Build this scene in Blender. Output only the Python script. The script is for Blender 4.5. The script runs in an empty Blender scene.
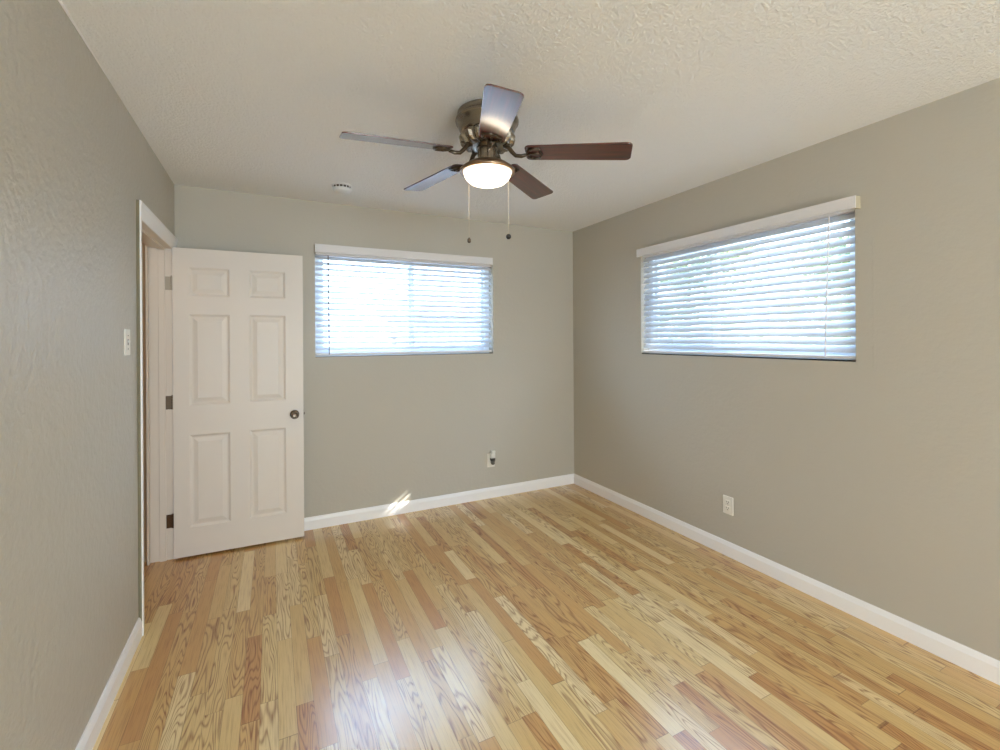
import bpy, bmesh, math, random
from mathutils import Vector, Matrix
random.seed(7)
sc = bpy.context.scene
C = sc.collection
R = math.radians

# ---------------------------------------------------------------- camera, exposure, sky, sun
F_PX, CAM, YAW, ROLL, PY = 459.67, Vector((-2.6806, -3.7662, 1.4345)), 0.4604, -0.0062, 338.93
fw = Vector((math.sin(YAW), math.cos(YAW), 0)); rt = Vector((math.cos(YAW), -math.sin(YAW), 0)); up = Vector((0, 0, 1))
r2 = rt*math.cos(ROLL) + up*math.sin(ROLL); u2 = up*math.cos(ROLL) - rt*math.sin(ROLL)
cam_data = bpy.data.cameras.new('camera'); cam = bpy.data.objects.new('camera', cam_data); C.objects.link(cam)
M4 = Matrix((r2, u2, -fw)).transposed().to_4x4(); M4.translation = CAM; cam.matrix_world = M4
cam_data.sensor_width = 36; cam_data.lens = F_PX*36/1000; cam_data.shift_y = -(375-PY)/1000
cam_data.clip_start = .05; cam_data.clip_end = 200
sc.camera = cam

sc.view_settings.view_transform = 'Standard'; sc.view_settings.look = 'None'
sc.view_settings.gamma = 1; sc.view_settings.use_curve_mapping = False
sc.view_settings.exposure = 2.17
sc.cycles.max_bounces = 14; sc.cycles.diffuse_bounces = 9; sc.cycles.glossy_bounces = 5
sc.cycles.transparent_max_bounces = 24; sc.cycles.transmission_bounces = 6
sc.cycles.sample_clamp_indirect = 12; sc.cycles.use_denoising = True
sc.cycles.caustics_reflective = False; sc.cycles.caustics_refractive = False

SKY_STRENGTH, SUN_STRENGTH, FAN_LAMP, HALL_LAMP, REAR_FILL = 3.0, 11.0, 1.3, 1.6, 60.0
world = bpy.data.worlds.new('sky'); sc.world = world; world.use_nodes = True
wn, wl = world.node_tree.nodes, world.node_tree.links
bg = wn['Background']
tc = wn.new('ShaderNodeTexCoord'); sep = wn.new('ShaderNodeSeparateXYZ'); wl.new(tc.outputs['Generated'], sep.inputs[0])
cr = wn.new('ShaderNodeValToRGB'); wl.new(sep.outputs['Z'], cr.inputs['Fac'])
cr.color_ramp.elements[0].position = 0.0; cr.color_ramp.elements[0].color = (.60, .72, .86, 1)
cr.color_ramp.elements[1].position = .9; cr.color_ramp.elements[1].color = (.55, .90, 1.55, 1)
e = cr.color_ramp.elements.new(.35); e.color = (.66, .88, 1.18, 1)
wl.new(cr.outputs['Color'], bg.inputs['Color']); bg.inputs['Strength'].default_value = SKY_STRENGTH

sun_data = bpy.data.lights.new('sun', 'SUN'); sun_data.energy = SUN_STRENGTH; sun_data.angle = R(.5); sun_data.color = (1, .95, .86)
sun = bpy.data.objects.new('sun', sun_data); C.objects.link(sun)
sun.rotation_euler = Vector((-1.766, 1.0, -1.30)).to_track_quat('-Z', 'Y').to_euler(); sun.location = (6, -3, 6)

for nm, loc, d, sx, sy in (('sky_portal', (-1.63, .16, 1.72), (0, -1, 0), 1.5, .85), ('sky_portal', (.16, -1.70, 1.72), (-1, 0, 0), 1.53, .85), ('sky_portal', (-1.7, -7.17, 1.09), (0, 1, 0), 1.8, 1.93)):
    pl = bpy.data.lights.new(nm, 'AREA'); pl.shape = 'RECTANGLE'; pl.size = sx; pl.size_y = sy; pl.cycles.is_portal = True
    po = bpy.data.objects.new(nm, pl); C.objects.link(po); po.location = loc; po.rotation_euler = Vector(d).to_track_quat('-Z', 'Z').to_euler()

# cool fill light added outside the made-up window behind the viewer
rd = bpy.data.lights.new('rear_fill_light', 'AREA'); rd.shape = 'RECTANGLE'; rd.size = 1.8; rd.size_y = 1.93; rd.energy = REAR_FILL; rd.color = (.77, .885, 1)
ro = bpy.data.objects.new('rear_fill_light', rd); C.objects.link(ro); ro.location = (-1.7, -7.20, 1.09); ro.rotation_euler = Vector((0, 1, 0)).to_track_quat('-Z', 'Z').to_euler()

# ---------------------------------------------------------------- dimensions
W, H = 3.268, 2.494
RY = -7.0          # rear wall
BW = (-2.385, -.882, 1.303, 2.135)     # back window x0 x1 z0 z1
RW = (-2.465, -.938, 1.305, 2.130)     # right window y0 y1 z0 z1
DY0, DY1, DZ = -.893, -.100, 2.048     # doorway in the left wall
T = .14

# ---------------------------------------------------------------- material helpers
def srgb(r, g, b):
    f = lambda c: (c/255/12.92) if c/255 <= .04045 else ((c/255+.055)/1.055)**2.4
    return (f(r), f(g), f(b), 1)
def mat(name, col, rough=.5, metal=0, bump=None, spec=.5, emit=None, coat=0, vary=0):
    m = bpy.data.materials.new(name); m.use_nodes = True
    n, l = m.node_tree.nodes, m.node_tree.links; b = n['Principled BSDF']
    b.inputs['Base Color'].default_value = col; b.inputs['Roughness'].default_value = rough
    b.inputs['Metallic'].default_value = metal; b.inputs['Specular IOR Level'].default_value = spec
    b.inputs['Coat Weight'].default_value = coat; b.inputs['Coat Roughness'].default_value = .12
    if emit: b.inputs['Emission Color'].default_value = emit[0]; b.inputs['Emission Strength'].default_value = emit[1]
    if vary:
        t = n.new('ShaderNodeTexCoord'); no = n.new('ShaderNodeTexNoise'); no.inputs['Scale'].default_value = 3.1; no.inputs['Detail'].default_value = 5
        l.new(t.outputs['Object'], no.inputs['Vector'])
        mp = n.new('ShaderNodeMapRange'); mp.inputs['To Min'].default_value = 1-vary; mp.inputs['To Max'].default_value = 1+vary
        l.new(no.outputs['Fac'], mp.inputs['Value'])
        vm = n.new('ShaderNodeVectorMath'); vm.operation = 'SCALE'; vm.inputs[0].default_value = col[:3]
        l.new(mp.outputs['Result'], vm.inputs['Scale']); l.new(vm.outputs[0], b.inputs['Base Color'])
    if bump:
        t = n.new('ShaderNodeTexCoord'); prev = None
        for sc_, st, dist in bump:
            no = n.new('ShaderNodeTexNoise'); no.inputs['Scale'].default_value = sc_; no.inputs['Detail'].default_value = 4; no.inputs['Roughness'].default_value = .55
            l.new(t.outputs['Object'], no.inputs['Vector'])
            bp = n.new('ShaderNodeBump'); bp.inputs['Strength'].default_value = st; bp.inputs['Distance'].default_value = dist
            l.new(no.outputs['Fac'], bp.inputs['Height'])
            if prev: l.new(prev.outputs[0], bp.inputs['Normal'])
            prev = bp
        l.new(prev.outputs[0], b.inputs['Normal'])
    return m

PAINT = srgb(187, 181, 168)
M = {}
M['wall'] = mat('greige_wall_paint', PAINT, .55, bump=[(42, .35, .004), (7, .25, .01)], spec=.35)
M['wall_left'] = mat('greige_wall_paint_textured', PAINT, .42, bump=[(34, .7, .008), (9, .45, .012)], spec=.45)
M['ceiling'] = mat('ceiling_texture', srgb(240, 240, 238), .8, bump=[(110, .9, .008), (42, .5, .009)], spec=.2)
M['trim'] = mat('white_trim_paint', srgb(243, 241, 240), .38, vary=.015)
M['door'] = mat('white_door_paint', srgb(222, 214, 205), .42, bump=[(160, .06, .001)])
M['jamb'] = mat('jamb_paint', srgb(222, 212, 200), .45, vary=.02)
M['edge'] = mat('shaded_olive_edge', srgb(124, 116, 92), .6)
M['valance'] = mat('valance_vinyl', srgb(224, 221, 220), .4)
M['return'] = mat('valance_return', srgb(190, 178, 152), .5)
M['vinyl'] = mat('window_vinyl', srgb(228, 234, 240), .35)
M['black'] = mat('black_fob_and_sill_shade', (.012, .011, .010, 1), .35)
M['plate'] = mat('outlet_plastic', srgb(230, 226, 216), .35)
M['slot'] = mat('outlet_slots', srgb(60, 54, 48), .5)
M['hinge'] = mat('brushed_hinge', srgb(120, 104, 86), .38, metal=.9)
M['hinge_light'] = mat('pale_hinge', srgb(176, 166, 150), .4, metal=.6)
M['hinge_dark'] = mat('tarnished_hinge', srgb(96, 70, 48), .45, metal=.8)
M['nickel'] = mat('brushed_nickel', srgb(150, 140, 126), .26, metal=1, bump=[(30, .04, .001)])
M['nickel_dark'] = mat('antique_nickel', srgb(98, 86, 74), .3, metal=1)
M['bronze'] = mat('fitter_bronze', srgb(166, 138, 112), .3, metal=1)
M['chain'] = mat('pull_chain', srgb(205, 195, 175), .4, metal=.5)
M['detector'] = mat('detector_plastic', srgb(222, 222, 220), .4)
M['grille'] = mat('detector_grille', srgb(74, 64, 54), .5)
M['ground'] = mat('concrete', srgb(206, 202, 192), .9, vary=.08)
M['stucco'] = mat('neighbour_stucco', srgb(150, 160, 172), .9, vary=.04)
M['roof'] = mat('neighbour_roof', srgb(150, 128, 122), .9, vary=.1)
M['post'] = mat('weathered_post', srgb(96, 84, 74), .8, vary=.1)
M['bark'] = mat('bark', srgb(104, 86, 70), .9, vary=.2)
M['hallpaint'] = mat('hall_paint', srgb(176, 150, 118), .6)
M['grey_plastic'] = mat('grey_plastic', srgb(92, 84, 72), .4)

def two_tone(name, c0, c1, trans, rough=.4):
    # principled plus a share of translucency: light soaks through thin plastic and leaves
    m = bpy.data.materials.new(name); m.use_nodes = True
    n, l = m.node_tree.nodes, m.node_tree.links; b = n['Principled BSDF']; out = n['Material Output']
    b.inputs['Base Color'].default_value = c0; b.inputs['Roughness'].default_value = rough
    tr = n.new('ShaderNodeBsdfTranslucent'); tr.inputs['Color'].default_value = c1
    mx = n.new('ShaderNodeMixShader'); mx.inputs[0].default_value = trans
    l.new(b.outputs[0], mx.inputs[1]); l.new(tr.outputs[0], mx.inputs[2]); l.new(mx.outputs[0], out.inputs[0])
    return m
M['slat'] = two_tone('white_slats', srgb(222, 226, 232), srgb(226, 232, 240), .16, .35)
M['leaf'] = two_tone('leaves', srgb(120, 124, 98), srgb(150, 165, 90), .35, .5)
M['leaf2'] = two_tone('leaves_dry', srgb(160, 146, 112), srgb(180, 165, 110), .35, .5)

def glass():
    m = bpy.data.materials.new('window_glass'); m.use_nodes = True
    n, l = m.node_tree.nodes, m.node_tree.links; out = n['Material Output']; n.remove(n['Principled BSDF'])
    t = n.new('ShaderNodeBsdfTransparent'); t.inputs[0].default_value = (.96, .98, .98, 1)
    g = n.new('ShaderNodeBsdfGlossy'); g.inputs['Roughness'].default_value = .02
    fr = n.new('ShaderNodeFresnel'); geo = n.new('ShaderNodeNewGeometry')
    mr = n.new('ShaderNodeMapRange'); mr.inputs['To Min'].default_value = 1.45; mr.inputs['To Max'].default_value = 1/1.45   # thin pane: same reflectance on both faces
    l.new(geo.outputs['Backfacing'], mr.inputs['Value']); l.new(mr.outputs[0], fr.inputs['IOR'])
    mx = n.new('ShaderNodeMixShader'); l.new(fr.outputs[0], mx.inputs[0]); l.new(t.outputs[0], mx.inputs[1]); l.new(g.outputs[0], mx.inputs[2]); l.new(mx.outputs[0], out.inputs[0])
    return m
M['glass'] = glass()
def screen():
    m = bpy.data.materials.new('insect_screen_mesh'); m.use_nodes = True
    n, l = m.node_tree.nodes, m.node_tree.links; out = n['Material Output']; n.remove(n['Principled BSDF'])
    t = n.new('ShaderNodeBsdfTransparent'); d = n.new('ShaderNodeBsdfDiffuse'); d.inputs[0].default_value = srgb(110, 118, 128)
    mx = n.new('ShaderNodeMixShader'); mx.inputs[0].default_value = .4; l.new(t.outputs[0], mx.inputs[1]); l.new(d.outputs[0], mx.inputs[2]); l.new(mx.outputs[0], out.inputs[0])
    return m
M['screen'] = screen()

def blade_wood():
    m = bpy.data.materials.new('cherry_blade'); m.use_nodes = True
    n, l = m.node_tree.nodes, m.node_tree.links; b = n['Principled BSDF']
    t = n.new('ShaderNodeTexCoord'); mp = n.new('ShaderNodeMapping'); mp.inputs['Scale'].default_value = (3, 60, 3)
    no = n.new('ShaderNodeTexNoise'); no.inputs['Scale'].default_value = 1.5; no.inputs['Detail'].default_value = 6
    cr = n.new('ShaderNodeValToRGB'); cr.color_ramp.elements[0].position = .35; cr.color_ramp.elements[0].color = srgb(52, 12, 8)
    cr.color_ramp.elements[1].position = .7; cr.color_ramp.elements[1].color = srgb(96, 28, 17)
    l.new(t.outputs['Object'], mp.inputs[0]); l.new(mp.outputs[0], no.inputs['Vector']); l.new(no.outputs['Fac'], cr.inputs[0]); l.new(cr.outputs[0], b.inputs['Base Color'])
    b.inputs['Roughness'].default_value = .3; b.inputs['Specular IOR Level'].default_value = .5
    b.inputs['Coat Weight'].default_value = 1; b.inputs['Coat Roughness'].default_value = .16; b.inputs['Coat IOR'].default_value = 1.85
    return m
M['blade'] = blade_wood()

def floor_mat():
    m = bpy.data.materials.new('oak_strip_laminate'); m.use_nodes = True
    n, l = m.node_tree.nodes, m.node_tree.links; b = n['Principled BSDF']
    def math_(op, a, b_=None, c=None):
        x = n.new('ShaderNodeMath'); x.operation = op
        for i, v in enumerate((a, b_, c)):
            if v is None: continue
            if isinstance(v, (int, float)): x.inputs[i].default_value = v
            else: l.new(v, x.inputs[i])
        return x.outputs[0]
    def comb(x, y, z=0.0):
        k = n.new('ShaderNodeCombineXYZ')
        for i, v in enumerate((x, y, z)):
            if isinstance(v, (int, float)): k.inputs[i].default_value = v
            else: l.new(v, k.inputs[i])
        return k.outputs[0]
    def wnoise(v, dim='2D'):
        k = n.new('ShaderNodeTexWhiteNoise'); k.noise_dimensions = dim
        l.new(v, k.inputs['W' if dim == '1D' else 'Vector']); return k
    t = n.new('ShaderNodeTexCoord'); s = n.new('ShaderNodeSeparateXYZ'); l.new(t.outputs['Object'], s.inputs[0])
    X, Y = s.outputs['X'], s.outputs['Y']
    SW, SL = .0635, .66
    u = math_('DIVIDE', X, SW); row = math_('FLOOR', u); fu = math_('FRACT', u)
    off = math_('MULTIPLY', wnoise(row, '1D').outputs['Value'], 7.3)
    v0 = math_('ADD', math_('DIVIDE', Y, SL), off)
    wob = n.new('ShaderNodeTexNoise'); wob.inputs['Scale'].default_value = .8; wob.inputs['Detail'].default_value = 0
    l.new(comb(math_('MULTIPLY', row, 5.17), v0), wob.inputs['Vector'])
    v = math_('ADD', v0, math_('MULTIPLY', wob.outputs['Fac'], 1.3))
    col = math_('FLOOR', v); fv = math_('FRACT', v)
    wn_ = wnoise(comb(row, col)); rnd = wn_.outputs['Value']
    cs = n.new('ShaderNodeSeparateColor'); l.new(wn_.outputs['Color'], cs.inputs[0])
    ramp = n.new('ShaderNodeValToRGB'); ramp.color_ramp.interpolation = 'LINEAR'
    els = ramp.color_ramp.elements
    els[0].position = 0; els[0].color = srgb(200, 146, 86)
    els[1].position = 1; els[1].color = srgb(238, 214, 162)
    for p, c in ((.2, srgb(211, 165, 102)), (.5, srgb(219, 183, 120)), (.75, srgb(228, 199, 138))):
        e = els.new(p); e.color = c
    l.new(rnd, ramp.inputs[0])
    # grain: stretched noise + cathedral figure
    o1 = math_('MULTIPLY', cs.outputs[0], 31.0); o2 = math_('MULTIPLY', cs.outputs[1], 47.0)
    fine = n.new('ShaderNodeTexNoise'); fine.inputs['Scale'].default_value = 1; fine.inputs['Detail'].default_value = 5; fine.inputs['Roughness'].default_value = .6
    l.new(comb(math_('ADD', math_('MULTIPLY', X, 190), o1), math_('ADD', math_('MULTIPLY', Y, 6), o2)), fine.inputs['Vector'])
    field = n.new('ShaderNodeTexNoise'); field.inputs['Scale'].default_value = 1; field.inputs['Detail'].default_value = 1.5; field.inputs['Roughness'].default_value = .45
    l.new(comb(math_('ADD', math_('MULTIPLY', X, 15), o2), math_('ADD', math_('MULTIPLY', Y, 1.5), o1)), field.inputs['Vector'])
    rings = math_('SINE', math_('MULTIPLY', field.outputs['Fac'], math_('ADD', 70.0, math_('MULTIPLY', cs.outputs[2], 70.0))))
    rline = math_('POWER', math_('MULTIPLY', math_('ADD', rings, 1.0), .5), 3.5)
    figure = math_('MULTIPLY', rline, math_('MULTIPLY', math_('GREATER_THAN', cs.outputs[1], .35), .85))
    finer = n.new('ShaderNodeMapRange'); finer.inputs['From Min'].default_value = .48; finer.inputs['From Max'].default_value = .75
    l.new(fine.outputs['Fac'], finer.inputs['Value'])
    g = math_('MINIMUM', math_('ADD', math_('MULTIPLY', finer.outputs[0], .5), math_('MULTIPLY', figure, math_('ADD', .25, math_('MULTIPLY', fine.outputs['Fac'], .9)))), 1.0)
    mix = n.new('ShaderNodeMix'); mix.data_type = 'RGBA'; mix.blend_type = 'MULTIPLY'
    l.new(math_('MULTIPLY', g, .95), mix.inputs['Factor']); l.new(ramp.outputs[0], mix.inputs['A']); mix.inputs['B'].default_value = srgb(158, 104, 62)
    # seams
    du = math_('MULTIPLY', math_('MINIMUM', fu, math_('SUBTRACT', 1.0, fu)), SW)
    dv = math_('MULTIPLY', math_('MINIMUM', fv, math_('SUBTRACT', 1.0, fv)), SL)
    seam = math_('MAXIMUM', math_('LESS_THAN', du, .0008), math_('LESS_THAN', dv, .0010))
    mix2 = n.new('ShaderNodeMix'); mix2.data_type = 'RGBA'; mix2.blend_type = 'MULTIPLY'
    l.new(math_('MULTIPLY', seam, .55), mix2.inputs['Factor']); l.new(mix.outputs['Result'], mix2.inputs['A']); mix2.inputs['B'].default_value = srgb(140, 96, 60)
    l.new(mix2.outputs['Result'], b.inputs['Base Color'])
    rg = n.new('ShaderNodeMapRange'); rg.inputs['To Min'].default_value = .24; rg.inputs['To Max'].default_value = .36
    l.new(fine.outputs['Fac'], rg.inputs['Value']); l.new(rg.outputs[0], b.inputs['Roughness'])
    b.inputs['Specular IOR Level'].default_value = .6; b.inputs['Coat Weight'].default_value = .5; b.inputs['Coat Roughness'].default_value = .2
    bp = n.new('ShaderNodeBump'); bp.inputs['Strength'].default_value = .08; bp.inputs['Distance'].default_value = .001
    l.new(fine.outputs['Fac'], bp.inputs['Height']); l.new(bp.outputs[0], b.inputs['Normal'])
    return m
M['floor'] = floor_mat()

# ---------------------------------------------------------------- mesh helpers
def tag(o, label=None, cat=None, group=None, kind=None):
    for k, v in (('label', label), ('category', cat), ('group', group), ('kind', kind)):
        if v: o[k] = v
    return o
def obj(name, bm, m, parent=None, smooth=False, bevel=0, seg=2):
    me = bpy.data.meshes.new(name)
    bmesh.ops.recalc_face_normals(bm, faces=bm.faces)
    bm.to_mesh(me); bm.free()
    for mm in (m if isinstance(m, (list, tuple)) else [m]): me.materials.append(mm)
    if smooth:
        for p in me.polygons: p.use_smooth = True
    o = bpy.data.objects.new(name, me); C.objects.link(o)
    if parent: o.parent = parent
    if bevel:
        b = o.modifiers.new('bevel', 'BEVEL'); b.width = bevel; b.segments = seg; b.limit_method = 'ANGLE'; b.angle_limit = R(35)
    if smooth and not bevel:
        pass
    return o
def empty(name, loc, rz=0, parent=None):
    o = bpy.data.objects.new(name, None); o.location = loc; o.rotation_euler = (0, 0, rz); C.objects.link(o); o.empty_display_size = .1
    if parent: o.parent = parent
    return o
def box(bm, x0, x1, y0, y1, z0, z1, mi=0, mtx=None):
    vs = [bm.verts.new((x, y, z)) for z in (z0, z1) for y in (y0, y1) for x in (x0, x1)]
    if mtx is not None:
        for v in vs: v.co = mtx @ v.co
    for f in ((0, 2, 3, 1), (4, 5, 7, 6), (0, 1, 5, 4), (2, 6, 7, 3), (0, 4, 6, 2), (1, 3, 7, 5)):
        fc = bm.faces.new([vs[i] for i in f]); fc.material_index = mi
    return vs
def BX(*a, **k):
    bm = bmesh.new(); box(bm, *a, **k); return bm
def lathe(bm, prof, n=48, mtx=None, cap=True):
    rings = []
    for r, z in prof:
        rings.append([bm.verts.new((r*math.cos(2*math.pi*i/n), r*math.sin(2*math.pi*i/n), z)) for i in range(n)] if r > 1e-6 else [bm.verts.new((0, 0, z))])
    for a, b in zip(rings, rings[1:]):
        for i in range(n):
            j = (i+1) % n
            if len(a) == 1 and len(b) == 1: continue
            if len(a) == 1: bm.faces.new((a[0], b[i], b[j]))
            elif len(b) == 1: bm.faces.new((a[i], a[j], b[0]))
            else: bm.faces.new((a[i], a[j], b[j], b[i]))
    if cap:
        for rg in (rings[0], rings[-1]):
            if len(rg) > 2: bm.faces.new(rg)
    if mtx is not None:
        for rg in rings:
            for v in rg: v.co = mtx @ v.co
def tube(bm, pts, r, n=8):
    pts = [Vector(p) for p in pts]; rings = []
    for i, p in enumerate(pts):
        d = (pts[min(i+1, len(pts)-1)] - pts[max(i-1, 0)]).normalized()
        a = d.orthogonal().normalized() if i == 0 else (prev - d*prev.dot(d)).normalized()
        prev = a; b = d.cross(a)
        rr = r[i] if isinstance(r, (list, tuple)) else r
        rings.append([bm.verts.new(p + a*rr*math.cos(2*math.pi*k/n) + b*rr*math.sin(2*math.pi*k/n)) for k in range(n)])
    for a, b in zip(rings, rings[1:]):
        for k in range(n): bm.faces.new((a[k], a[(k+1) % n], b[(k+1) % n], b[k]))
    bm.faces.new(rings[0]); bm.faces.new(rings[-1])
def extrude_profile(bm, prof, a, b, axis, place):
    # prof: list of (out, z) points, swept from a to b; place(s, out, z) -> xyz
    A = [bm.verts.new(place(a, o, z)) for o, z in prof]; B = [bm.verts.new(place(b, o, z)) for o, z in prof]
    n = len(prof)
    for i in range(n): bm.faces.new((A[i], A[(i+1) % n], B[(i+1) % n], B[i]))
    bm.faces.new(A); bm.faces.new(B)
ST = dict(kind='structure')

# ---------------------------------------------------------------- room shell
fl = obj('floor', BX(-5.0, .2, RY-.2, .2, -.08, 0), M['floor']); tag(fl, 'light oak strip laminate floor running toward the far wall', kind='structure')
ce = obj('ceiling', BX(-5.0, .25, RY-.2, .25, H, H+.12), M['ceiling']); tag(ce, 'off-white textured ceiling with the fan', kind='structure')

bm = bmesh.new()
x0, x1, z0, z1 = BW
box(bm, -W-T, x0, 0, T, 0, H); box(bm, x1, T, 0, T, 0, H); box(bm, x0, x1, 0, T, 0, z0); box(bm, x0, x1, 0, T, z1, H)
tag(obj('wall_back', bm, M['wall']), 'greige painted wall with the blue-lit window and open door', kind='structure')
bm = bmesh.new()
y0, y1, z0, z1 = RW
box(bm, 0, T, RY-.1, y0, 0, H); box(bm, 0, T, y1, 0, 0, H); box(bm, 0, T, y0, y1, 0, z0); box(bm, 0, T, y0, y1, z1, H)
tag(obj('wall_right', bm, M['wall']), 'greige painted wall with the wide window and single outlet', kind='structure')
bm = bmesh.new()
box(bm, -W-.12, -W, RY-.1, DY0-.019, 0, H); box(bm, -W-.12, -W, DY1+.019, 0, 0, H); box(bm, -W-.12, -W, DY0-.019, DY1+.019, DZ+.004, H)
tag(obj('wall_left', bm, M['wall_left']), 'textured greige wall with doorway and light switch', kind='structure')
QW = (-2.6, -.8, .12, 2.05)  # opening of the added rear window
bm = bmesh.new(); x0, x1, z0, z1 = QW
box(bm, -W-.12, x0, RY-T, RY, 0, H); box(bm, x1, T, RY-T, RY, 0, H); box(bm, x0, x1, RY-T, RY, 0, z0); box(bm, x0, x1, RY-T, RY, z1, H)
tag(obj('wall_rear', bm, M['wall']), 'greige wall behind the viewer with a bare window added for fill light', kind='structure')

# hall beyond the doorway
HX = -4.55
bm = bmesh.new(); box(bm, HX, -W-.12, -.072, .0, 0, H)
tag(obj('wall_hall_end', bm, M['hallpaint']), 'tan hall wall seen through the doorway', kind='structure')
bm = bmesh.new(); box(bm, HX-.1, HX, -3.0, .0, 0, H); box(bm, HX, -W-.12, -3.1, -3.0, 0, H)
tag(obj('wall_hall', bm, M['hallpaint']), 'tan hall walls', kind='structure')

# baseboards
cin_edge = DY0+.004-.098
BBH, BBT = .094, .014
prof = [(0, 0), (BBT, 0), (BBT, BBH*.72), (BBT*.72, BBH*.84), (BBT*.5, BBH*.95), (BBT*.25, BBH), (0, BBH)]
bm = bmesh.new(); extrude_profile(bm, prof, -W, 0, 0, lambda s, o, z: (s, -o, z))
tag(obj('baseboard_back', bm, M['trim']), 'white baseboard under the far window', kind='structure')
bm = bmesh.new(); extrude_profile(bm, prof, RY, 0, 0, lambda s, o, z: (-o, s, z))
tag(obj('baseboard_right', bm, M['trim']), 'white baseboard under the wide window', kind='structure')
bm = bmesh.new(); extrude_profile(bm, prof, RY, cin_edge, 0, lambda s, o, z: (-W+o, s, z))
tag(obj('baseboard_left', bm, M['trim']), 'white baseboard ending at the doorway', kind='structure')
bm = bmesh.new(); extrude_profile(bm, prof, RY+.001, RY+.001, 0, lambda s, o, z: (s, o, z)); bm.free()
bm = bmesh.new(); extrude_profile(bm, prof, HX, -W-.185, 0, lambda s, o, z: (s, -.072-o, z))
tag(obj('baseboard_hall', bm, M['jamb']), 'white baseboard of the hall', kind='structure')

# doorway trim: casing, jambs, stops
frame = empty('trim_1', (-W, DY0, 0)); tag(frame, 'white door casing and jamb of the open doorway', kind='structure')
def local(o, par): o.parent = par; o.matrix_parent_inverse = Matrix.Translation(par.location).inverted()
def P(name, bm, m, par, **k):
    o = obj(name, bm, m, None, **k); o.parent = par
    o.matrix_parent_inverse = par.matrix_basis.inverted(); return o
CT = .019; cin0, cin1 = DY0+.004, DY1-.004
CW = .098
bm = bmesh.new()  # room-side near casing: front painted white, olive edge darkened, its shade put into the colour
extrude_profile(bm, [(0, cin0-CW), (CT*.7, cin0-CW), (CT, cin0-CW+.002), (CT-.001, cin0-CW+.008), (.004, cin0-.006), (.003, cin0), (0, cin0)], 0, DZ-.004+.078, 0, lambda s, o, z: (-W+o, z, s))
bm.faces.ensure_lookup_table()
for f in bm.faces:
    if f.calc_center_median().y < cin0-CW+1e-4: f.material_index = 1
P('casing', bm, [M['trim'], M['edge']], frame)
P('casing', BX(-W, -W+CT, cin1, -.002, 0, DZ-.004), M['trim'], frame, bevel=.003)
bm = bmesh.new()
extrude_profile(bm, [(0, 0), (.005, 0), (.006, .006), (CT-.003, .056), (CT, .062), (CT, .078), (0, .078)], cin0-CW+.016, -.002, 0, lambda s, o, z: (-W+o, s, DZ-.004+z))
P('head_casing', bm, M['trim'], frame)
JX0, JX1 = -W-.125, -W+.001
P('jamb', BX(JX0, JX1, DY0-.019, DY0, 0, DZ), M['jamb'], frame, bevel=.0015)
P('jamb', BX(JX0, JX1, DY1, DY1+.019, 0, DZ), M['jamb'], frame, bevel=.0015)
P('head_jamb', BX(JX0, JX1, DY0, DY1, DZ-.019+.012, DZ+.004), M['jamb'], frame, bevel=.0015)
SX = -W-.038
bm = bmesh.new(); box(bm, SX-.035, SX, DY1-.012, DY1, 0, DZ-.007); box(bm, SX-.035, SX, DY0, DY0+.012, 0, DZ-.007); box(bm, SX-.035, SX, DY0, DY1, DZ-.019, DZ-.007)
P('door_stop', bm, M['jamb'], frame, bevel=.002)
bm = bmesh.new()
extrude_profile(bm, [(0, 0), (.010, 0), (.014, .012), (.018, .03), (.018, .057), (0, .057)], 0, DZ, 0, lambda s, o, z: (JX0-o, DY1-.03+z, s))
P('hall_casing', bm, M['jamb'], frame, bevel=.001)

# ---------------------------------------------------------------- open six-panel door
DW, DH, DT = .781, 2.03, .035
door = empty('door_1', (-3.260, -.1386, .015), -.0149); tag(door, 'white six-panel door standing open against the far wall', kind='structure')
def panel_door():
    bm = bmesh.new()
    us = [0, .088, .322, .438, .666, DW]; zs = [0, .187, .797, .992, 1.595, 1.715, 1.905, DH]
    grid = {}
    def V(u, w, z):
        k = (round(u, 5), round(w, 5), round(z, 5))
        if k not in grid: grid[k] = bm.verts.new((u, w, z))
        return grid[k]
    def quad(a, b, c, d): bm.faces.new((V(*a), V(*b), V(*c), V(*d)))
    for side, w0, sg in ((0, 0, 1), (1, DT, -1)):
        for i in range(5):
            for j in range(7):
                a, b, c, d = us[i], us[i+1], zs[j], zs[j+1]
                if i in (1, 3) and j in (1, 3, 5):
                    steps = [(0, 0), (.006, .004), (.014, .010), (.022, .010), (.048, .0025)]
                    for (s0, d0), (s1, d1) in zip(steps, steps[1:]):
                        A = [(a+s0, w0+sg*d0, c+s0), (b-s0, w0+sg*d0, c+s0), (b-s0, w0+sg*d0, d-s0), (a+s0, w0+sg*d0, d-s0)]
                        B = [(a+s1, w0+sg*d1, c+s1), (b-s1, w0+sg*d1, c+s1), (b-s1, w0+sg*d1, d-s1), (a+s1, w0+sg*d1, d-s1)]
                        for k in range(4): quad(A[k], A[(k+1) % 4], B[(k+1) % 4], B[k])
                    quad(*B)
                else: quad((a, w0, c), (b, w0, c), (b, w0, d), (a, w0, d))
    for i in range(5):
        for z in (0, DH): quad((us[i], 0, z), (us[i+1], 0, z), (us[i+1], DT, z), (us[i], DT, z))
    for j in range(7):
        for u in (0, DW): quad((u, 0, zs[j]), (u, DT, zs[j]), (u, DT, zs[j+1]), (u, 0, zs[j+1]))
    return bm
obj('door_leaf', panel_door(), M['door'], door)
KU, KZ = .722, .888
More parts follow.
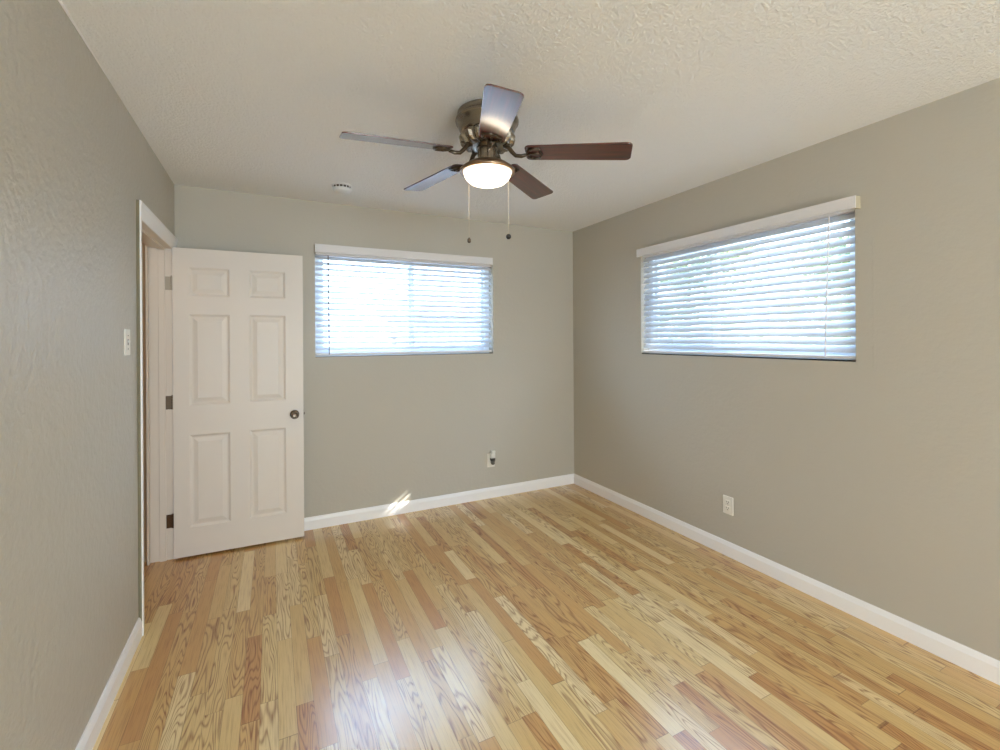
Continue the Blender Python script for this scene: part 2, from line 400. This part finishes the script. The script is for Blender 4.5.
for sg, w0 in ((-1, 0), (1, DT)):
    mt = Matrix.Translation((KU, w0, KZ)) @ Matrix.Rotation(R(90)*(1 if sg < 0 else -1), 4, 'X')
    bm = bmesh.new()
    depth = 1 if sg < 0 else .9
    lathe(bm, [(.030, 0), (.031, .004), (.027, .008), (.012, .012), (.011, .030), (.018, .036), (.026, .044), (.028, .052), (.026, .060), (.020, .064), (.018, .061), (.010, .060), (0, .060)], 32, mt)
    obj('door_knob', bm, M['nickel_dark'], door, smooth=True)
obj('latch_plate', BX(DW-.0005, DW+.0015, .005, .030, KZ-.028, KZ+.028), M['nickel_dark'], door)
obj('strike_bolt', BX(DW, DW+.009, .012, .023, KZ-.008, KZ+.008), M['nickel_dark'], door, bevel=.002)
for k, hz in enumerate((1.813, 1.03, .252)):
    bm = bmesh.new(); z = hz-.015
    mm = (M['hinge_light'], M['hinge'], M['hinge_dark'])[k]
    for q in range(5): lathe(bm, [(.0055, z-.044+q*.0178), (.0055, z-.044+q*.0178+.0168)], 12, Matrix.Translation((-.010, .030, 0)))
    lathe(bm, [(.003, z+.045), (.0065, z+.047), (0, z+.052)], 12, Matrix.Translation((-.010, .030, 0)), cap=False)
    box(bm, -.0015, .0, .004, .033, z-.044, z+.044)
    h = obj('hinge', bm, mm, door)
    # leaf on the jamb with its screws
    bm = bmesh.new(); box(bm, -.046, -.014, .036, .0385, z-.044, z+.044)
    for sx, sz in ((-.038, .03), (-.022, .012), (-.038, -.006), (-.022, -.03)):
        lathe(bm, [(.004, 0), (.003, .0012), (0, .0014)], 10, Matrix.Translation((sx, .036, z+sz)) @ Matrix.Rotation(R(90), 4, 'X'))
    obj('hinge_leaf', bm, mm, h)


# ---------------------------------------------------------------- windows
def window(name, label, a0, a1, z0, z1, place, mullion, screen_side):
    """place(s, out, z): s along the wall, out = metres outward from the room face."""
    w = empty(name, place((a0+a1)/2, 0, z0)); tag(w, label, kind='structure')
    def bxl(bm, s0, s1, o0, o1, za, zb):
        A = Vector(place(s0, o0, za)); B = Vector(place(s1, o1, zb))
        box(bm, min(A.x, B.x), max(A.x, B.x), min(A.y, B.y), max(A.y, B.y), za, zb)
    o0, o1 = .085, .135
    bm = bmesh.new(); f = .045
    bxl(bm, a0, a1, o0, o1, z0, z0+f); bxl(bm, a0, a1, o0, o1, z1-f, z1); bxl(bm, a0, a0+f, o0, o1, z0+f, z1-f); bxl(bm, a1-f, a1, o0, o1, z0+f, z1-f)
    P('window_frame', bm, M['vinyl'], w, bevel=.002)
    for k, (s0, s1, oo) in enumerate(((a0+f, mullion+.022, .092), (mullion-.022, a1-f, .113))):
        bm = bmesh.new(); g = .024
        bxl(bm, s0, s1, oo, oo+.02, z0+f, z0+f+g); bxl(bm, s0, s1, oo, oo+.02, z1-f-g, z1-f)
        bxl(bm, s0, s0+g, oo, oo+.02, z0+f+g, z1-f-g); bxl(bm, s1-g, s1, oo, oo+.02, z0+f+g, z1-f-g)
        sh = P('sash', bm, M['vinyl'], w, bevel=.002)
        bm = bmesh.new(); bxl(bm, s0+g, s1-g, oo+.008, oo+.012, z0+f+g, z1-f-g)
        gp = P('glass_pane', bm, M['glass'], w)
    s0, s1 = (mullion, a1-f) if screen_side > 0 else (a0+f, mullion)
    bm = bmesh.new(); vs = [bm.verts.new(place(s, .1345, z)) for s, z in ((s0, z0+f), (s1, z0+f), (s1, z1-f), (s0, z1-f))]; bm.faces.new(vs)
    P('insect_screen', bm, M['screen'], w)
    bm = bmesh.new(); bxl(bm, a0+.001, a1-.001, .002, .012, z0-.001, z0+(.009 if 'single' in label else .004))
    P('sill_shadow_strip', bm, M['black'], w)  # black strip paints in the shadow gap above the sill
    return w
window('window_1', 'white sliding window in the far wall', BW[0], BW[1], BW[2], BW[3], lambda s, o, z: (s, o, z), -1.61, 1)
window('window_3_added', 'bare sliding window added behind the viewer for fill light', QW[0], QW[1], QW[2], QW[3], lambda s, o, z: (s, RY-o, z), -1.75, 1)  # unseen window, added so the fill light can enter
window('window_2', 'white sliding window in the wall with single outlet', RW[0], RW[1], RW[2], RW[3], lambda s, o, z: (o, s, z), -1.545, 1)

# ---------------------------------------------------------------- blinds
def blind(label, a0, a1, z0, z1, place, tilt, val, ladders, wand, near_low, flip):
    """val = (s0, s1, zb, zt) of the valance, which stands .05 proud of the wall."""
    root = empty('window_blind', place((a0+a1)/2, .03, z0)); tag(root, label, 'window blind')
    def bxl(bm, s0, s1, o0, o1, za, zb, mi=0):
        A = Vector(place(s0, o0, za)); B = Vector(place(s1, o1, zb))
        box(bm, min(A.x, B.x), max(A.x, B.x), min(A.y, B.y), max(A.y, B.y), za, zb, mi)
    s0, s1, zb, zt = val
    bm = bmesh.new()
    extrude_profile(bm, [(-.042, zb), (-.0505, zb+.002), (-.0505, zb+.008), (-.049, zb+.012), (-.049, zt-.012), (-.0505, zt-.008), (-.0505, zt-.001), (-.042, zt)], s0, s1, 0, lambda s, o, z: place(s, o, z))
    P('valance', bm, M['valance'], root)
    for sq in (s0, s1-.007):
        bm = bmesh.new(); bxl(bm, sq, sq+.007, -.042, 0.0, zb+.001, zt-.001); P('valance_return', bm, M['return'], root)
    bm = bmesh.new(); bxl(bm, a0+.006, a1-.006, .012, .062, z1-.045, z1-.003)
    P('headrail', bm, M['valance'], root, bevel=.002)
    # slats: one bank, each a thin crowned strip
    bm = bmesh.new(); sa, sb = a0+.006, a1-.006; oc = .037; wd = .050; th = .0028
    top = z1-.062; n = int((top-(z0+.05))/.0437)+1
    zs = [top-.0437*i for i in range(n)]
    for zi in zs:
        tl = tilt+R(random.uniform(-1.3, 1.3)); dz = random.uniform(-.001, .001)
        sec = []
        for side in (1, -1):
            ks = range(5) if side > 0 else range(4, -1, -1)
            for k in ks:
                t = (k/4-.5)*wd; c = .003*(1-(2*t/wd)**2) + side*th/2
                sec.append((oc + t*math.cos(tl) - c*math.sin(tl), zi+dz + t*math.sin(tl)+ c*math.cos(tl)))   # room edge low
        extrude_profile(bm, sec, sa, sb, 0, lambda s, o, z: place(s, o, z))
    P('slats', bm, M['slat'], root)
    bm = bmesh.new(); bxl(bm, sa, sb, oc-.026, oc+.026, z0+.012, z0+.030)
    P('bottom_rail', bm, M['valance'], root, bevel=.004)
    for s in ladders:
        bm = bmesh.new()
        for o in (oc-.0275, oc+.0275):
            tube(bm, [place(s, o, z0+.012), place(s, o, z1-.05)], .0009, 5)
        for zi in zs: tube(bm, [place(s, oc-.0275, zi-.004), place(s, oc+.0275, zi-.004)], .0007, 4)
        lathe(bm, [(.006, 0), (.005, -.004), (0, -.005)], 10, Matrix.Translation(place(s, oc-.020, z0+.008)))
        P('ladder_cord', bm, M['valance'], root)
    bm = bmesh.new(); p0 = Vector(place(wand, -.004, z1-.05)); p1 = Vector(place(wand+near_low, -.012, z0+.02))
    tube(bm, [p0, p0.lerp(p1, .5), p1], .0035, 8)
    P('tilt_wand', bm, M['grey_plastic'] if flip else M['valance'], root)
    return root
blind('white slatted blind with its valance, on the far wall beside the open door', BW[0], BW[1], BW[2], BW[3], lambda s, o, z: (s, o, z), R(33),
      (-2.388, -.905, 2.098, 2.162), (-2.25, -1.95, -1.62, -1.28, -1.02), -2.29, .004, True)
blind('white slatted blind closed tighter over the wide window above the lone outlet', RW[0], RW[1], RW[2], RW[3], lambda s, o, z: (o, s, z), R(50),
      (-2.49, -.942, 2.084, 2.147), (-2.32, -2.0, -1.60, -1.25, -1.03), -2.345, .02, False)

# ---------------------------------------------------------------- small repairs: caulk bead at the ceiling, patched plaster beside the wide window
bm = bmesh.new(); tube(bm, [(-W+.003, -3.1, H-.002), (-W+.004, -2.4, H-.003), (-W+.003, -1.8, H-.002), (-W+.002, -1.45, H-.001)], [.004, .0045, .004, .0015], 8)
tag(obj('trim_2', bm, M['trim']), 'thin white caulk bead where the doorway wall meets the ceiling', kind='structure')
for nm, ya, za, zb_, wd_ in (('trim_3', -2.478, 1.275, 2.07, .006), ('trim_4', -2.545, 1.27, 1.93, .010)):
    bm = bmesh.new(); prev = None
    for i in range(41):
        z = za + (zb_-za)*i/40; o_ = random.uniform(-.004, .004); w_ = wd_*random.uniform(.5, 1.3)
        cur = [bm.verts.new((x, y, z)) for x, y in ((.001, ya+o_-w_), (-.0022*random.uniform(.4, 1), ya+o_), (.001, ya+o_+w_))]
        if prev: bm.faces.new((prev[0], prev[1], cur[1], cur[0])); bm.faces.new((prev[1], prev[2], cur[2], cur[1]))
        prev = cur
    tag(obj(nm, bm, M['wall'], smooth=True), 'faint ridge of patched plaster beside the wide window', kind='structure')
# ---------------------------------------------------------------- wall plates
def plate(name, label, cat, place, cs, cz, w=.074, h=.118, kind='outlet', group=None):
    r = empty(name, place(cs, 0, cz)); tag(r, label, cat, group)
    def bxl(bm, s0, s1, o0, o1, za, zb):
        A = Vector(place(cs+s0, o0, za)); B = Vector(place(cs+s1, o1, zb))
        box(bm, min(A.x, B.x), max(A.x, B.x), min(A.y, B.y), max(A.y, B.y), cz+za, cz+zb)
    bm = bmesh.new(); bxl(bm, -w/2, w/2, -.006, .001, -h/2, h/2); P('cover_plate', bm, M['plate'], r, bevel=.0025)
    if kind == 'outlet':
        for dz in (.0195, -.0195):
            bm = bmesh.new(); bxl(bm, -.017, .017, -.0085, -.004, dz-.0145, dz+.0145); so = P('socket', bm, M['plate'], r, bevel=.003)
            bm = bmesh.new(); bxl(bm, -.0085, -.0060, -.0092, -.008, dz-.002, dz+.008); bxl(bm, .0060, .0085, -.0092, -.008, dz-.001, dz+.007); bxl(bm, -.0025, .0025, -.0092, -.008, dz-.011, dz-.006)
            P('slots', bm, M['slot'], r)
        bm = bmesh.new(); bxl(bm, -.0025, .0025, -.0072, -.004, -.0025, .0025); P('screw', bm, M['chain'], r)
    else:
        bm = bmesh.new(); bxl(bm, -.006, .006, -.0068, -.004, -.013, .013); P('switch_slot', bm, M['slot'], r)
        bm = bmesh.new(); bxl(bm, -.0045, .0045, -.014, -.005, -.002, .009); P('toggle', bm, M['plate'], r, bevel=.0015)
        for dz in (.03, -.03):
            bm = bmesh.new(); bxl(bm, -.0025, .0025, -.0072, -.004, dz-.0025, dz+.0025); P('screw', bm, M['slot'], r)
    return r
plate('wall_outlet', 'white double outlet, empty, under the wide window by the side baseboard', 'outlet', lambda s, o, z: (o, s, z), -1.724, .333, group=None)
plate('wall_outlet', 'white outlet under the far window with a small device plugged in', 'outlet', lambda s, o, z: (s, o, z), -.913, .339, h=.124)
plate('light_switch', 'white toggle light switch beside the door casing', 'light switch', lambda s, o, z: (-W-o, s, z), -1.165, 1.43, w=.078, kind='switch')
# plug-in device on the far outlet
pd = empty('plug_in_freshener', (-.905, -.009, .36)); tag(pd, 'small white plug-in device with dark front in the far outlet', 'plug-in')
P('housing', BX(-.930, -.884, -.040, -.0094, .362, .408), M['plate'], pd, bevel=.006)
P('cap', BX(-.926, -.888, -.052, -.014, .412, .432), M['plate'], pd, bevel=.005)
bm = bmesh.new(); lathe(bm, [(.0, .303), (.012, .305), (.016, .315), (.016, .341), (0, .342)], 20, Matrix.Translation((-.905, -.030, 0)), cap=False)
P('bottle', bm, M['grey_plastic'], pd, smooth=True)
P('dark_front', BX(-.926, -.888, -.0415, -.010, .340, .3625), M['slot'], pd)
P('stem', BX(-.916, -.898, -.036, -.014, .405, .415), M['plate'], pd)

# ---------------------------------------------------------------- smoke detector
sd = empty('smoke_detector', (-2.245, -.455, H)); tag(sd, 'round white smoke detector on the ceiling near the far wall', 'smoke detector')
def at0(par, name, bm, m, **k): return obj(name, bm, m, par, **k)
bm = bmesh.new(); lathe(bm, [(.0, .001), (.066, .001), (.068, -.004), (.066, -.008), (.0, -.008)], 48, cap=False); at0(sd, 'base', bm, M['detector'], smooth=False)
bm = bmesh.new(); lathe(bm, [(.060, -.007), (.058, -.024)], 48); at0(sd, 'vent_band', bm, M['grille'])
bm = bmesh.new(); lathe(bm, [(.0, -.022), (.061, -.022), (.062, -.028), (.056, -.038), (.030, -.043), (0, -.044)], 48, cap=False); at0(sd, 'cover', bm, M['detector'], smooth=True)
bm = bmesh.new()
for k in range(16):
    a = 2*math.pi*k/16; box(bm, .056, .0615, -.0022, .0022, -.023, -.007, mtx=Matrix.Rotation(a, 4, 'Z'))
at0(sd, 'vent_fins', bm, M['detector'])

# ---------------------------------------------------------------- ceiling fan
FX, FY, BZ, FS = -1.7705, -1.8094, 2.227, 1.10   # FS: the fan is drawn at 1/1.1 scale
fan = empty('ceiling_fan', (FX, FY, H)); tag(fan, 'five-blade dark cherry ceiling fan with nickel body and lit bowl', 'ceiling fan')
fan.scale = (FS, FS, FS)
zl = lambda z: z - (1.4345+(H-1.4345)/FS)
bm = bmesh.new()
lathe(bm, [(0, .001), (.120, .001), (.126, -.003), (.127, zl(2.386)), (.124, zl(2.382)), (.126, zl(2.372)), (.133, zl(2.368)), (.135, zl(2.360)), (.134, zl(2.352)),
           (.128, zl(2.347)), (.122, zl(2.330)), (.115, zl(2.312)), (.110, zl(2.302)), (0, zl(2.302))], 64, cap=False)
at0(fan, 'motor_housing', bm, M['nickel'], smooth=False)
for p in fan.children[0].data.polygons: p.use_smooth = True
bm = bmesh.new()   # fluted rotor ring
n = 72; rings = []
for r, z, am in ((.100, 2.304, 0), (.113, 2.300, .002), (.116, 2.288, .005), (.109, 2.268, .006), (.096, 2.254, .004), (.070, 2.248, 0), (.040, 2.246, 0)):
    rings.append([bm.verts.new(((r+am*(1 if i % 4 < 2 else -1))*math.cos(2*math.pi*i/n), (r+am*(1 if i % 4 < 2 else -1))*math.sin(2*math.pi*i/n), zl(z))) for i in range(n)])
for a, b in zip(rings, rings[1:]):
    for i in range(n): bm.faces.new((a[i], a[(i+1) % n], b[(i+1) % n], b[i]))
bm.faces.new(rings[0]); bm.faces.new(rings[-1])
at0(fan, 'rotor_ring', bm, M['nickel'])
bm = bmesh.new(); lathe(bm, [(0, zl(2.249)), (.046, zl(2.249)), (.047, zl(2.243)), (.040, zl(2.240)), (.040, zl(2.195)), (.044, zl(2.190)), (0, zl(2.190))], 40, cap=False)
for k in range(20): box(bm, .0385, .0415, -.0015, .0015, zl(2.236), zl(2.198), mtx=Matrix.Rotation(2*math.pi*k/20, 4, 'Z'))
at0(fan, 'switch_housing', bm, M['nickel'])
bm = bmesh.new(); lathe(bm, [(0, zl(2.192)), (.050, zl(2.192)), (.085, zl(2.178)), (.108, zl(2.162)), (.117, zl(2.154)), (.1185, zl(2.145)), (.115, zl(2.141)), (.101, zl(2.143)), (.098, zl(2.150)), (0, zl(2.152))], 64, cap=False)
at0(fan, 'light_fitter', bm, M['bronze'], smooth=True)
M['bulb'] = mat('lit_bowl', (1, .93, .82, 1), .3, emit=((1, .86, .66, 1), FAN_LAMP))
bm = bmesh.new(); lathe(bm, [(0, zl(2.150)), (.099, zl(2.149)), (.101, zl(2.142)), (.099, zl(2.132)), (.090, zl(2.115)), (.074, zl(2.102)), (.050, zl(2.093)), (.024, zl(2.089)), (0, zl(2.088))], 64, cap=False)
at0(fan, 'glass_bowl', bm, M['bulb'], smooth=True)
PH = -.657
pitch = -.191; tilt = Matrix.Rotation(.028, 4, 'X') @ Matrix.Rotation(.0034, 4, 'Y'); droop = Matrix.Rotation(.051, 4, 'Y')
for k in range(5):
    a = PH + k*2*math.pi/5
    mt = Matrix.Rotation(a, 4, 'Z')
    # outline in (r, w)
    r0, r1, w0, w1, cr_ = .165, .600, .052, .062, .022
    pts = [(r0+.012, -w0)]
    def arc(cx, cy, rad, a0, a1, n=7): return [(cx+rad*math.cos(R(a0+(a1-a0)*i/n)), cy+rad*math.sin(R(a0+(a1-a0)*i/n))) for i in range(n+1)]
    pts = arc(r0+.02, -w0+.02, .02, 180, 270) + arc(r1-cr_-.004, -w1+cr_, cr_, 270, 350) + arc(r1-cr_-.004, w1-cr_, cr_, 10, 90) + arc(r0+.02, w0-.02, .02, 90, 180)
    bm = bmesh.new(); th = .0055
    A = [bm.verts.new((x, y, -th/2)) for x, y in pts]; B = [bm.verts.new((x, y, th/2)) for x, y in pts]
    bm.faces.new(A); bm.faces.new(B)
    for i in range(len(pts)): bm.faces.new((A[i], A[(i+1) % len(pts)], B[(i+1) % len(pts)], B[i]))
    bl = obj('blade', bm, M['blade'], fan, bevel=.0015)
    bl.matrix_local = Matrix.Translation((0, 0, zl(BZ))) @ tilt @ mt @ droop @ Matrix.Rotation(pitch, 4, 'X')
    # blade iron: curved arm and open-work plate
    bm = bmesh.new()
    tube(bm, [(.070, 0, .030), (.092, 0, .022), (.106, 0, .004), (.124, 0, -.012), (.148, 0, -.014), (.172, 0, -.008)], [.009, .010, .009, .008, .008, .007], 10)
    pm = Matrix.Rotation(pitch, 4, 'X')
    for (xa, ya, xb, yb) in ((.168, 0, .185, .036), (.168, 0, .185, -.036), (.185, .036, .222, .036), (.185, -.036, .222, -.036), (.222, .036, .236, 0), (.222, -.036, .236, 0), (.17, 0, .236, 0)):
        tube(bm, [pm @ Vector((xa, ya, -.0055)), pm @ Vector((xb, yb, -.0055))], .0042, 8)
    for x, y in ((.190, .030), (.190, -.030), (.228, 0)):
        lathe(bm, [(.007, -.004), (.006, -.0095), (0, -.0105)], 12, pm @ Matrix.Translation((x, y, 0)), cap=False)
    ir = obj('blade_iron', bm, M['nickel_dark'], fan, smooth=True)
    ir.matrix_local = Matrix.Translation((0, 0, zl(BZ))) @ tilt @ mt @ droop
# pull chains
for (sr, sf, zend, m, fob) in ((-.086, .094, 1.876, 'chain', 'small'), (.090, .088, 1.890, 'chain', 'ball')):
    px = rt*sr + fw*sf
    cm = obj('pull_chain', bmesh.new(), M[m], fan)
    bm = bmesh.new(); tube(bm, [(px.x*.42, px.y*.42, zl(2.205)), (px.x*.8, px.y*.8, zl(2.200)), (px.x, px.y, zl(2.175)), (px.x, px.y, zl(zend+.01))], .0011, 5)
    z = 2.17
    while z > zend+.012:
        bmesh.ops.create_icosphere(bm, subdivisions=1, radius=.0021, matrix=Matrix.Translation((px.x, px.y, zl(z)))); z -= .0075
    bm.to_mesh(cm.data); bm.free()
    bm = bmesh.new()
    if fob == 'ball':
        lathe(bm, [(0, .0125), (.006, .011), (.0105, .006), (.012, 0), (.0105, -.006), (.006, -.0105), (0, -.012)], 20, Matrix.Translation((px.x, px.y, zl(zend))), cap=False)
        obj('pull_fob', bm, M['black'], cm, smooth=True)
    else:
        lathe(bm, [(0, .014), (.003, .012), (.0085, .004), (.0085, -.006), (.005, -.011), (0, -.012)], 16, Matrix.Translation((px.x, px.y, zl(zend))), cap=False)
        obj('pull_fob', bm, M['nickel_dark'], cm, smooth=True)

# ---------------------------------------------------------------- hall lamp (lights the hall beyond the doorway)
ld = bpy.data.lights.new('hall_lamp', 'POINT'); ld.energy = HALL_LAMP; ld.shadow_soft_size = .12; ld.color = (1, .80, .58)
lo = bpy.data.objects.new('hall_lamp', ld); C.objects.link(lo); lo.location = (-4.0, -1.3, 2.3)

# ---------------------------------------------------------------- outdoors
tag(obj('ground', BX(-30, 40, -25, 45, -.35, -.10), M['ground']), 'pale ground outside the windows', kind='structure')
tag(obj('sky_block_wall', BX(-9, 6, -10.4, -10.2, -.1, 4.5), M['hallpaint']), 'tan wall added behind the viewer to block the sky', kind='structure')  # unseen wall, added to keep open sky out of the rear window
hs = empty('neighbour_house', (4.2, 9.6, -.1)); tag(hs, 'low blue-grey house beyond the far window', 'house')
P('house_wall', BX(.75, 8.0, 8.2, 11.5, -.1, 2.15), M['stucco'], hs)
bm = bmesh.new()
v = [bm.verts.new(c) for c in ((.35, 7.8, 2.12), (8.4, 7.8, 2.12), (8.4, 11.9, 2.12), (.35, 11.9, 2.12), (.35, 9.85, 2.85), (8.4, 9.85, 2.85))]
for f in ((0, 1, 5, 4), (2, 3, 4, 5), (0, 4, 3), (1, 2, 5), (0, 3, 2, 1)): bm.faces.new([v[i] for i in f])
P('house_roof', bm, M['roof'], hs)
for (px, py, h) in ((-.55, 5.2, 1.78), (-.28, 5.0, 1.70)):
    o = obj('fence_post', BX(px-.045, px+.045, py-.045, py+.045, -.1, h), M['post'], bevel=.01)
    tag(o, 'dark weathered post, taller, seen low through the far blind' if h > 1.75 else 'dark weathered post, shorter, seen low through the far blind', 'post', 'posts outside the far window')

def tree(label, x, y, h, r, n, leafmat, base):
    t = empty('garden_tree', (x, y, -.1)); tag(t, label, 'tree', 'trees outside the wide window')
    bm = bmesh.new(); tube(bm, [(0, 0, 0), (.04, .03, h*.3), (-.03, .05, h*.55), (0, 0, h*.8)], [.11, .09, .07, .03], 10)
    for q in range(9):
        a = random.uniform(0, 6.28); z = random.uniform(h*.22, h*.7); d = r*random.uniform(.6, .95)
        tube(bm, [(0, 0, z), (d*.5*math.cos(a), d*.5*math.sin(a), z+.25), (d*math.cos(a), d*math.sin(a), z+.45)], [.035, .024, .01], 6)
    obj('trunk', bm, M['bark'], t)
    bm = bmesh.new()
    clumps = []
    for q in range(34):
        a = random.uniform(0, 6.28); rr = r*math.sqrt(random.random())*.9; z = random.uniform(base, h)
        clumps.append((rr*math.cos(a), rr*math.sin(a), z, random.uniform(.22, .5)))
    for q in range(n):
        cx, cy, cz, cr2 = random.choice(clumps)
        d = Vector((random.gauss(0, 1), random.gauss(0, 1), random.gauss(0, 1))); d.normalize(); p = Vector((cx, cy, cz)) + d*cr2*random.random()**.4
        m_ = Matrix.Translation(p) @ Matrix.Rotation(random.uniform(0, 6.28), 4, 'Z') @ Matrix.Rotation(random.uniform(-1, 1.2), 4, 'X')
        s = random.uniform(.03, .055)
        vs = [bm.verts.new(m_ @ Vector(c)) for c in ((0, -s*1.5, 0), (s*.6, -s*.2, s*.12), (0, s*1.5, 0), (-s*.6, -s*.2, s*.12))]
        bm.faces.new(vs)
    obj('foliage', bm, leafmat, t)
# tall dense tree that keeps the sun off the wide window but for one chink between its leaves
SUN_D = Vector((-1.766, 1.0, -1.30)).normalized(); SPOT = Vector((-1.69, 0, .06))
t = empty('shade_tree', (5.2, -3.8, -.1)); tag(t, 'tall dense tree shading the wide window from the sun', 'tree')
bm = bmesh.new(); tube(bm, [(0, 0, 0), (.05, .02, 2), (-.05, .1, 3.6), (0, 0, 6)], [.2, .16, .12, .05], 12); obj('trunk', bm, M['bark'], t)
bm = bmesh.new()
for q in range(16000):
    d = Vector((random.gauss(0, 1), random.gauss(0, 1), random.gauss(0, 1))).normalized()*random.random()**.33
    p_ = Vector((d.x*1.3, d.y*2.3, 5.0+d.z*2.1)); wp = p_ + Vector((5.2, -3.8, -.1)) - SPOT
    if (wp - SUN_D*wp.dot(SUN_D)).length < .118: continue
    m_ = Matrix.Translation(p_) @ Matrix.Rotation(random.uniform(0, 6.28), 4, 'Z') @ Matrix.Rotation(random.uniform(-1, 1.2), 4, 'X'); s_ = random.uniform(.06, .09)
    bm.faces.new([bm.verts.new(m_ @ Vector(c)) for c in ((0, -s_*1.5, 0), (s_*.7, -s_*.2, s_*.12), (0, s_*1.5, 0), (-s_*.7, -s_*.2, s_*.12))])
obj('foliage', bm, M['leaf'], t)
tree('broad green garden tree seen through the right part of the wide blind', 3.9, -.9, 3.4, 1.25, 9000, M['leaf'], .9)
tree('second green garden tree seen through the left part of the wide blind', 4.6, 2.6, 3.2, 1.1, 8000, M['leaf'], .8)
tree('dry yellowish garden tree, lower, behind the green ones', 8.2, 1.9, 2.4, 1.3, 6000, M['leaf2'], .5)
